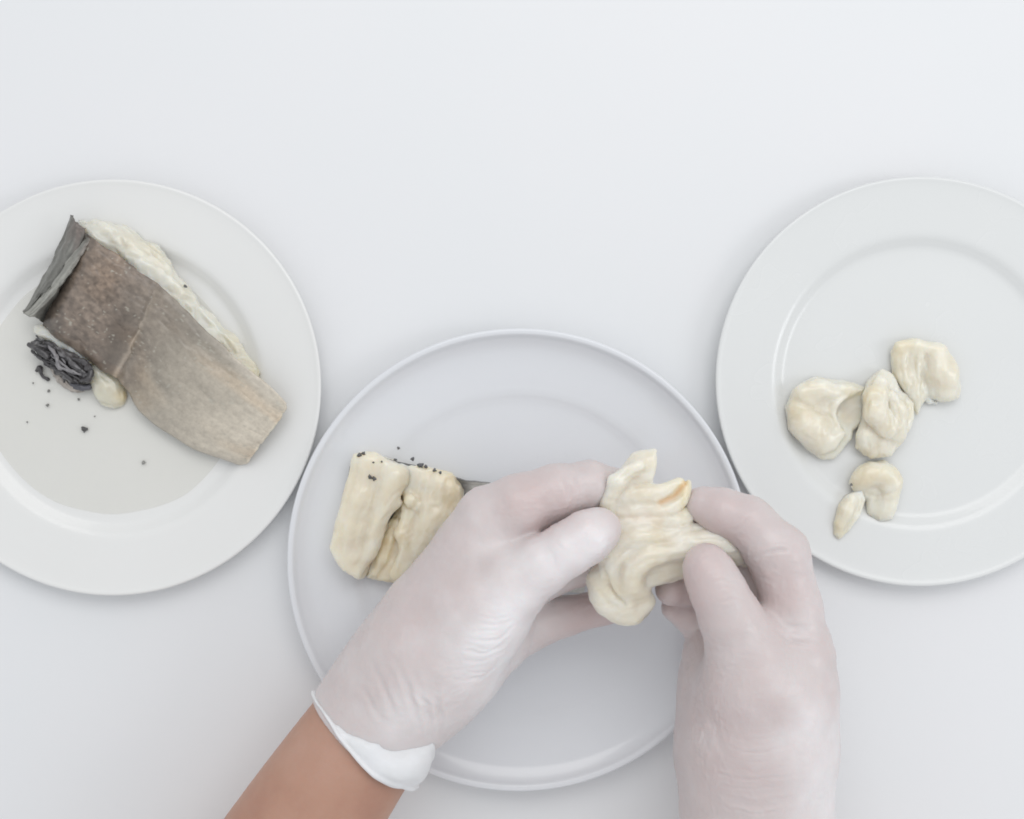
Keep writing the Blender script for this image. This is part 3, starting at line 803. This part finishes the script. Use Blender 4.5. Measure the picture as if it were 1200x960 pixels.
flake(f2, [(1000, 430), (1074, 540)], (0.4, 4.2), 'upright whitest flake in the middle of the group on right plate', 43, (0.2, 0.9, 0), amp=0.0009, tint=t_white, gr=[([(1020, 458), (1018, 486)], 2, 0.5), ([(1048, 470), (1056, 492), (1050, 512)], 2, 0.9), ([(1040, 478), (1044, 502)], 1.8, 0.8)])
def f3(F):
    F.slab([(1044, 412), (1054, 400), (1072, 396), (1094, 400), (1110, 412), (1118, 432), (1125, 452), (1122, 466), (1104, 470), (1088, 464), (1082, 474), (1076, 486), (1068, 478), (1060, 460), (1046, 440)], 0.64, 1.5, 0.004, 0.003)
    F.chain([(1098, 414, 1.7, 12), (1106, 436, 1.8, 15), (1108, 454, 1.5, 13)], 0.005)
    F.chain([(1056, 408, 1.6, 8), (1076, 406, 1.7, 8), (1092, 408, 1.7, 7)], 0.003)
    F.chain([(1056, 420, 1.5, 9), (1062, 440, 1.4, 9), (1072, 464, 1.2, 7)], 0.003)
    F.chain([(1078, 414, 1.9, 3), (1076, 436, 1.7, 3), (1076, 460, 1.5, 3), (1076, 484, 1.0, 2.5)], 0.001)
    F.chain([(1070, 412, 1.3, 12), (1074, 450, 1.1, 10)], 0.003)
    F.chain([(1068, 420, 1.8, 2), (1070, 440, 1.6, 2), (1074, 470, 1.2, 2)], 0.001)
    F.chain([(1084, 462, 1.2, 3), (1090, 470, 1.0, 3), (1098, 472, 0.9, 2)], 0.001)
flake(f3, [(1038, 390), (1130, 492)], (0.4, 3.4), 'folded flake with stringy fibres farthest toward the back right', 47, (0.1, 0.9, 0), gr=[([(1068, 408), (1064, 430), (1070, 462)], 2, 0.9), ([(1056, 414), (1056, 436), (1066, 464)], 2, 0.7), ([(1083, 412), (1082, 440), (1090, 464)], 2.2, 1.2), ([(1100, 420), (1108, 450)], 2.5, 0.4), ([(1074, 420), (1074, 466)], 1.6, 0.8)])
def f4(F):
    F.slab([(996, 566), (1004, 550), (1018, 541), (1036, 538), (1048, 546), (1054, 564), (1053, 590), (1046, 608), (1030, 611), (1016, 602), (1014, 584), (1000, 576)], 0.66, 1.45, 0.004, 0.003)
    F.chain([(1010, 562, 1.35, 10), (1026, 554, 1.5, 11), (1040, 562, 1.4, 11), (1042, 580, 1.3, 9), (1036, 598, 1.2, 10)], 0.004, sub=10)
flake(f4, [(988, 530), (1060, 618)], (0.4, 3.0), 'small bent flake just below the whitest flake on right plate', 51, (0.4, 0.8, 0), gr=[([(1012, 578), (1030, 580), (1050, 574)], 2, 1.0), ([(1008, 556), (1026, 562)], 2, 0.4)])
def f5(F):
    F.slab([(976, 612), (982, 592), (994, 580), (1010, 574), (1014, 586), (1008, 604), (994, 622), (982, 630), (976, 625)], 0.62, 1.75, 0.002, 0.003)
    F.chain([(985, 612, 1.7, 6), (992, 598, 1.8, 8), (1000, 588, 1.7, 7)], 0.003)
    F.chain([(1004, 590, 0.8, 3), (1008, 606, 0.75, 3), (1012, 612, 0.72, 2)], 0.002)
flake(f5, [(970, 572), (1018, 634)], (0.4, 2.6), 'smallest pointed sliver of fish, lowest on the right plate', 53, (0.4, 0.8, 0), gr=[([(984, 616), (998, 590)], 1.8, 0.5)])
fleck(998, 568, 1.35, 1.5, M['membrane'], (0.14, 0.14, 0.14), 97, 'tiny dark speck on the small bent flake of right plate', None)

# ------------------------------------------------------------------ fish held between the hands
pxs = [(670, 515), (895, 745)]
F = Field(*bounds(pxs, 4.4, 11.0), 0.0009)
# body
F.chain([(735, 605, 7.8, 34), (760, 640, 7.6, 42), (790, 640, 7.4, 36), (850, 648, 7.2, 22)], 0.006)
F.chain([(722, 660, 7.4, 32), (728, 695, 7.2, 30), (740, 706, 7.2, 24)], 0.006)
# raised petal
F.slab([(704, 598), (706, 572), (720, 552), (744, 532), (770, 527), (769, 548), (764, 566), (744, 572), (728, 582), (716, 604)], 8.2, 9.3, 0.004, 0.003, tilt=(0.12, -0.15))
F.chain([(712, 590, 9.2, 8), (722, 566, 9.4, 10), (746, 546, 9.3, 9)], 0.003)
# ridge with orange crevice
F.chain([(730, 584, 8.8, 12), (756, 582, 9.0, 11), (782, 574, 9.0, 9), (796, 564, 8.9, 5)], 0.002, sub=10)
F.chain([(742, 602, 8.8, 12), (775, 598, 8.9, 11), (797, 584, 8.9, 8), (806, 566, 8.7, 3.5)], 0.002, sub=10)
F.chain([(766, 592, 9.7, 1.5), (778, 589, 9.4, 2.6), (790, 582, 9.3, 4.0), (798, 574, 9.3, 4.0), (803, 562, 9.3, 3.4)], 0.0012, sub=10, carve=True)
F.chain([(722, 589, 9.8, 2.2), (740, 593, 9.5, 2.2), (765, 591, 9.5, 1.8)], 0.002, carve=True)
# middle layers
F.chain([(718, 622, 8.8, 12), (752, 612, 8.9, 12), (790, 612, 8.8, 12), (808, 600, 8.6, 8)], 0.002, sub=10)
F.chain([(708, 650, 8.9, 12), (724, 634, 9.1, 12), (752, 630, 9.2, 14), (790, 628, 9.0, 12), (822, 622, 8.7, 8)], 0.002, sub=14)
F.chain([(734, 619, 9.9, 2.2), (756, 615, 9.7, 1.8), (786, 613, 9.6, 1.2)], 0.0015, carve=True)
# rolled band curling to the lower left
F.chain([(712, 668, 8.7, 13), (722, 654, 9.0, 12), (742, 646, 9.1, 10)], 0.002, sub=8)
F.chain([(742, 690, 8.7, 13), (742, 668, 9.1, 14), (764, 652, 9.3, 14), (800, 640, 9.2, 14), (846, 636, 8.9, 15), (866, 650, 8.6, 12)], 0.002, sub=18)
F.chain([(726, 668, 9.9, 2), (738, 654, 10.0, 2.2), (758, 641, 10.0, 2.2), (790, 634, 9.8, 1.6)], 0.0012, sub=10, carve=True)
# lower lobes
F.chain([(702, 676, 8.2, 15), (708, 700, 8.0, 15), (726, 716, 7.8, 14), (742, 718, 7.8, 11)], 0.003, sub=12)
F.chain([(722, 680, 8.5, 15), (732, 704, 8.2, 15)], 0.003)
F.chain([(752, 694, 8.4, 12), (756, 706, 8.0, 10), (746, 718, 7.8, 8)], 0.003)
F.chain([(708, 672, 9.3, 2), (716, 692, 9.0, 2.4), (732, 710, 8.8, 2)], 0.002, sub=8, carve=True)
F.chain([(764, 676, 8.4, 10), (780, 664, 8.5, 12), (800, 664, 8.3, 12)], 0.003)
# film over to the right index finger
F.chain([(838, 632, 8.7, 12), (862, 640, 8.4, 13), (874, 654, 8.0, 10)], 0.003)
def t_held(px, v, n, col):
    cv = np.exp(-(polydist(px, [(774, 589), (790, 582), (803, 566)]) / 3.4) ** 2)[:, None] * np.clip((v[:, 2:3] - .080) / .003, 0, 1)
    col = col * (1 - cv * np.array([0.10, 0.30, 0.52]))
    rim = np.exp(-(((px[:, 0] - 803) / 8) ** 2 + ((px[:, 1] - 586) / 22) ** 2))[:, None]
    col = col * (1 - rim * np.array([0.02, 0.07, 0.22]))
    sh = np.exp(-(((px[:, 0] - 750) / 40) ** 2 + ((px[:, 1] - 606) / 8) ** 2))[:, None]  # crease between layers darkened, shade painted into the flesh colour
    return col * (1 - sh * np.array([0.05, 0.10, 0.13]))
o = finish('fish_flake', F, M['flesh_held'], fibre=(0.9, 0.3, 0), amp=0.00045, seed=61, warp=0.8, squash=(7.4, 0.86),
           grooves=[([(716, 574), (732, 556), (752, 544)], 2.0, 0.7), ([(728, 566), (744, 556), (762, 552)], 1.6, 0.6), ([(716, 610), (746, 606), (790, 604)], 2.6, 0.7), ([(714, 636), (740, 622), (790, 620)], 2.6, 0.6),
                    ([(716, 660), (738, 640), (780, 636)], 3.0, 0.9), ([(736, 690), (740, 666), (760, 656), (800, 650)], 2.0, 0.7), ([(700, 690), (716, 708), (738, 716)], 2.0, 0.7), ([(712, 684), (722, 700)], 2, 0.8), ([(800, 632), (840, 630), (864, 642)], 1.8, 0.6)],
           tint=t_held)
tag(o, 'torn layered clump of fish flakes held up between both gloved hands', 'fish')

# ------------------------------------------------------------------ the person's two arms
person = empty('person', P(620, 900, 0))
tag(person, 'person reaching in with two thin white gloves pulling a fish clump apart', 'person')

def wrinkle_and_tint(v, q, wr, white, pink, seed):
    """wrinkles, colour; wr: (polyline, width px, depth mm, zmin cm), white/pink: (px,py,r,amount)"""
    px = to_px(v); n = vnormals(v, q)
    disp = 0.00035 * fbm(v, 90, 3, seed)
    patch = np.clip(fbm(v, 40, 2, seed + 12) + 0.25, 0, 1)
    vs_ = v * np.array([1.0, 1.9, 1.0]) + 0.004 * vecnoise(v, 90, seed + 14)
    disp = disp + patch * 0.00042 * ((1 - np.abs(noise(vs_, 190, seed + 13))) ** 7 - 0.2) + (0.3 + patch) * 0.00022 * ((1 - np.abs(noise(vs_ * [1, .6, 1], 380, seed + 23))) ** 6 - 0.2)
    up = np.clip(n[:, 2] * 1.4 + 0.25, 0, 1)
    for line, w, dep, zmin in wr:
        if len(line) > 2: line = catmull(line, 16)
        line = np.asarray(line, float)
        d = polydist(px + 2.2 * np.stack([noise(v, 200, seed + 4), noise(v, 200, seed + 5)], 1), line)
        ext = np.linalg.norm(line[-1] - line[0]) + 1e-6
        tt = np.clip(((px - line[0]) @ (line[-1] - line[0])) / ext ** 2, 0, 1)
        dep = dep * np.sin(np.pi * (0.04 + 0.92 * tt)) * (0.75 + 0.5 * noise(v, 170, seed + 6))
        m = up * np.clip((v[:, 2] - zmin * .01) / .004, 0, 1)
        disp = disp + m * dep * 0.001 * (-np.exp(-(d / w) ** 2) + 0.55 * np.exp(-((d - 1.9 * w) / w) ** 2))
    v = v + n * disp[:, None]
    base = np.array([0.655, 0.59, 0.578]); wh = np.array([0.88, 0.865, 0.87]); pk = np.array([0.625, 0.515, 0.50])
    a = np.zeros(len(v)); b_ = np.zeros(len(v))
    for x, y, r, k in white: a += k * np.exp(-((px[:, 0] - x) ** 2 + (px[:, 1] - y) ** 2) / r ** 2)  # loose film, plus painted light on left thumb and right hand's outer edge
    for x, y, r, k in pink: b_ += k * np.exp(-((px[:, 0] - x) ** 2 + (px[:, 1] - y) ** 2) / r ** 2)  # skin showing through, deepened as painted shade on the lower fingers
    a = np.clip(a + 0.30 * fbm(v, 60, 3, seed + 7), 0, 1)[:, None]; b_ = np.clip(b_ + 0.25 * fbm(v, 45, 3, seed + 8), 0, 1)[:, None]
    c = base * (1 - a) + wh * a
    c = c * (1 - b_ * (1 - a * .6)) + pk * b_ * (1 - a * .6)
    return v, c

HV = 0.0009
def glove(name, F, wr, white, pink, seed, label):
    v, q = F.mesh(); v = relax(v, q, 4)
    v, c = wrinkle_and_tint(v, q, wr, white, pink, seed)
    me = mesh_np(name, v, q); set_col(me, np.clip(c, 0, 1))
    o = link(name, me, M['glove'])
    o['label'] = label
    ctr = v.mean(0); origin_to(o, ctr); adopt(o, person)
    return o

# --- left hand
F = Field(*bounds([(345, 510), (790, 925)], 1.6, 12.2), HV)
k = 0.012
F.chain([(412, 882, 6.0, 66), (436, 844, 6.2, 68), (476, 799, 6.5, 76), (512, 760, 6.8, 79), (548, 702, 7.0, 66)], k)      # wrist and back of hand
F.chain([(505, 790, 5.2, 62), (560, 740, 4.9, 56), (590, 735, 4.8, 38)], k)                                              # heel of the palm
F.chain([(512, 718, 6.8, 58), (560, 648, 7.6, 49), (576, 612, 8.0, 42)], 0.008)                                           # index knuckle
F.chain([(576, 611, 8.0, 42), (608, 594, 8.5, 37), (652, 577, 8.4, 32), (690, 568, 8.0, 27), (722, 570, 7.4, 22)], 0.004)     # index
F.chain([(560, 650, 6.6, 46), (606, 640, 6.3, 32), (664, 622, 5.9, 28), (716, 625, 5.8, 24), (742, 632, 6.0, 19)], 0.003)    # middle
F.chain([(570, 690, 5.4, 44), (612, 688, 5.1, 29), (668, 664, 5.0, 25), (722, 660, 5.2, 22), (750, 668, 5.6, 17)], 0.003)    # ring
F.chain([(572, 730, 4.7, 42), (612, 738, 4.5, 29), (662, 722, 4.3, 23), (708, 711, 4.6, 20.5), (742, 706, 5.2, 17)], 0.003)   # little
F.chain([(500, 770, 7.4, 62), (560, 720, 8.6, 54), (598, 686, 9.3, 44)], 0.012)                                           # thumb ball
F.chain([(598, 686, 9.3, 42), (634, 663, 9.9, 34), (666, 643, 10.2, 30.5), (688, 629, 10.2, 30), (702, 621, 10.0, 26)], 0.004)   # thumb
F.cut(P(424, 869, 6.1), (-0.70, -0.72, 0))
wl = []
for i in range(9):                              # packed fine creases at the thumb base
    y = 716 + i * 9; x1 = 612 - i * 4.0; x0 = 556 - i * 3 + 6 * math.sin(i * 2.1)
    wl.append(([(x0, y + 4 + 2 * math.sin(i)), ((x0 + x1) / 2 + 6, y + 6 + 3 * math.cos(i * 1.7)), (x1 + 4, y - 10)], 1.7, 0.40 + 0.12 * math.sin(i * 2.7), 6.0))
for x0, y0, x1, y1, x2, y2 in [(436, 772, 450, 805, 468, 850), (462, 768, 476, 805, 490, 856), (486, 790, 500, 830, 510, 880), (510, 796, 516, 835, 522, 876), (416, 800, 432, 815, 450, 846), (474, 790, 484, 820, 496, 866)]:
    wl.append(([(x0, y0), (x1, y1), (x2, y2)], 3.6, 0.62, 5.0))
wl += [([(641, 640), (650, 652), (652, 668)], 2.0, 0.25, 8.5), ([(650, 634), (660, 646)], 1.6, 0.2, 8.5),
       ([(690, 640), (704, 634), (716, 624)], 1.6, 0.15, 8.5),
       ([(585, 576), (592, 592), (590, 606)], 4.5, 0.3, 7.5), ([(662, 556), (668, 574), (666, 590)], 4.0, 0.45, 7.0), ([(672, 558), (678, 572)], 3, 0.25, 7.0)]
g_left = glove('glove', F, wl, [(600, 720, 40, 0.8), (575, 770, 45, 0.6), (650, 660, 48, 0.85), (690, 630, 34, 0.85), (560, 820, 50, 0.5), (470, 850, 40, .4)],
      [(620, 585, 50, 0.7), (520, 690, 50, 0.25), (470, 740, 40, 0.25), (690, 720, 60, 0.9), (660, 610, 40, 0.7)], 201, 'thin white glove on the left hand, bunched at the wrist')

# bare left forearm
F = Field(*bounds([(60, 790), (520, 1300)], 0.4, 16.0), 0.0016)
F.chain([(446, 836, 6.2, 66), (424, 868, 6.1, 71), (360, 962, 6.3, 79), (262, 1110, 7.0, 88), (200, 1200, 7.6, 92)], 0.002, sub=24)
v, q = F.mesh(); v = relax(v, q, 3)
me = mesh_np('forearm', v, q); fo = link('forearm', me, M['skin']); fo['label'] = 'bare tanned left forearm entering from the bottom edge'
origin_to(fo, P(360, 960, 6.3)); adopt(fo, person)

# cuff: loose doubled glove edge around the left wrist
def cuff(axis0, axis1, rad_px, zc, width_f, out_f, mat, parent, n=120, m=26):
    a = P(*axis0, zc); b_ = P(*axis1, zc)
    ax = (b_ - a) / np.linalg.norm(b_ - a)
    s1 = np.array([ax[1], -ax[0], 0.0]); s2 = np.array([0, 0, 1.0])
    R = rad_px * K(zc)
    V = []
    th = np.linspace(0, 2 * math.pi, n, endpoint=False)
    for j in range(m):
        f = j / (m - 1)
        for t in th:
            w = width_f(t) * K(zc); sh = 0.0
            rr = R + out_f(t, f)
            V.append(a + ax * (w * f + 0.0016 * math.sin(3 * t + 1) ) + s1 * math.cos(t) * rr + s2 * math.sin(t) * rr)
    V = np.array(V)
    nn = V - a; nn = nn - np.outer(nn @ ax, ax); nn /= np.linalg.norm(nn, axis=1, keepdims=True)
    V = V + nn * (0.0009 * fbm(V, 160, 3, 77))[:, None]
    i = np.arange(m - 1)[:, None] * n; j = np.arange(n)[None, :]; j2 = (j + 1) % n
    q = np.stack([i + j, i + j2, i + n + j2, i + n + j], -1).reshape(-1, 4)
    me = mesh_np('cuff', V, q); o = link('cuff', me, mat)
    sd = o.modifiers.new('Solidify', 'SOLIDIFY'); sd.thickness = 0.0011; sd.offset = 0
    bv = o.modifiers.new('Subdivision', 'SUBSURF'); bv.levels = 1; bv.render_levels = 1
    return o
def wf(t):          # wide bunch on the thumb side / top right, narrow on the left
    t = (t + 1.2) % (2 * math.pi) - 1.2
    return 15 + 52 * math.exp(-((t - 0.80) / 0.55) ** 2) + 4 * math.sin(4 * t + 1) + 3 * math.sin(9 * t)
def of(t, f):
    t = (t + 1.2) % (2 * math.pi) - 1.2
    roll = 0.0018 * math.exp(-((f - 0.06) / 0.07) ** 2)
    puff = 0.0062 * math.exp(-((t - 0.85) / 0.55) ** 2) * math.sin(math.pi * min(f * 1.1, 1))
    return 0.0016 + roll + puff - 0.002 * f * f + 0.0006 * math.sin(7 * t + 4 * f) + 0.00025 * math.sin(17 * t - 5 * f)
cf = cuff((427, 866), (462, 830), 75, 6.1, wf, of, M['cuff'], g_left)
origin_to(cf, P(424, 868, 6.1)); cf.parent = g_left
cf.location = Vector(P(424, 868, 6.1)) - Vector(person.location) - Vector(g_left.location)
cf['label'] = 'loose doubled white glove edge around the wrist'

# --- right hand
F = Field(*bounds([(745, 550), (1000, 1060)], 1.6, 12.6), HV)
F.chain([(886, 1040, 6.6, 74), (888, 960, 7.0, 82), (888, 880, 7.4, 85), (892, 815, 7.6, 82)], 0.012)                     # wrist and palm
F.chain([(880, 960, 5.8, 74), (872, 870, 5.6, 74), (858, 800, 5.2, 58), (848, 760, 5.0, 44)], 0.012)                       # little-finger side
F.chain([(908, 870, 8.2, 66), (916, 810, 8.6, 60), (934, 764, 8.8, 42)], 0.010)                                           # index knuckle
F.chain([(934, 764, 8.8, 40), (928, 712, 8.9, 34), (912, 650, 8.9, 35.5), (876, 612, 8.7, 30), (846, 600, 8.5, 27), (824, 592, 8.3, 22)], 0.004)   # index
F.chain([(915, 770, 7.0, 44), (905, 700, 6.4, 33), (880, 650, 6.0, 29), (830, 640, 6.0, 25), (800, 650, 6.2, 20)], 0.003)     # middle
F.chain([(885, 770, 6.0, 42), (866, 715, 5.4, 30), (836, 685, 5.4, 26), (805, 686, 6.0, 23), (788, 690, 6.5, 20)], 0.003)     # ring
F.chain([(858, 780, 5.2, 38), (838, 744, 4.8, 27), (812, 722, 4.8, 22), (792, 712, 5.0, 17)], 0.003)                          # little
F.chain([(892, 860, 9.0, 58), (884, 800, 9.5, 53), (872, 758, 9.9, 44)], 0.010)                                           # thumb ball
F.chain([(872, 758, 9.9, 43), (856, 724, 10.3, 36), (842, 694, 10.5, 32), (832, 673, 10.4, 29), (827, 663, 10.3, 26)], 0.004)    # thumb
wr = [([(835, 684), (850, 680), (868, 684)], 1.3, 0.5, 9), ([(838, 692), (854, 688), (870, 692)], 1.3, 0.45, 9), ([(840, 706), (856, 702), (874, 702)], 1.5, 0.25, 9), ([(842, 713), (862, 710)], 1.4, 0.2, 9),
      ([(880, 652), (905, 646), (930, 645)], 2.4, 0.9, 8), ([(858, 624), (872, 612), (886, 604)], 2.6, 0.45, 8), ([(905, 738), (930, 752), (966, 752)], 3.0, 0.6, 8), ([(920, 730), (945, 738)], 3.5, 0.3, 8),
      ([(845, 770), (868, 766), (890, 770)], 2.0, 0.2, 9), ([(838, 784), (868, 780), (892, 786)], 1.8, 0.15, 9)]
for i in range(8):
    y = 862 + i * 12
    wr.append(([(838 + 5 * math.sin(i * 1.3), y - 4), (880, y + 5 + 3 * math.sin(i)), (922 + 8 * math.sin(i * 2.2), y)], 1.6, 0.28 + .12 * math.sin(i * 1.9), 7))
wr += [([(826, 770), (822, 810), (836, 850), (850, 890)], 4.0, 0.45, 6), ([(842, 930), (880, 944), (930, 938)], 4.0, 0.4, 7)]
glove('glove', F, wr, [(965, 860, 45, 0.55), (965, 940, 45, 0.6), (945, 730, 30, .3)], [(850, 600, 45, 0.7), (920, 690, 36, 0.7), (830, 655, 26, 0.6), (860, 820, 70, 0.45), (800, 700, 40, 1.0), (860, 920, 60, .4)], 301,
      'thin white glove on the right hand, running off the bottom edge')
F = Field(*bounds([(780, 990), (1010, 1330)], 0.6, 14.0), 0.0016)
F.chain([(886, 1020, 6.6, 62), (892, 1100, 6.8, 76), (915, 1260, 7.4, 88)], 0.01)
v, q = F.mesh(); v = relax(v, q, 3)
me = mesh_np('forearm', v, q); fo2 = link('forearm', me, M['skin']); origin_to(fo2, P(892, 1060, 6.6)); adopt(fo2, person)
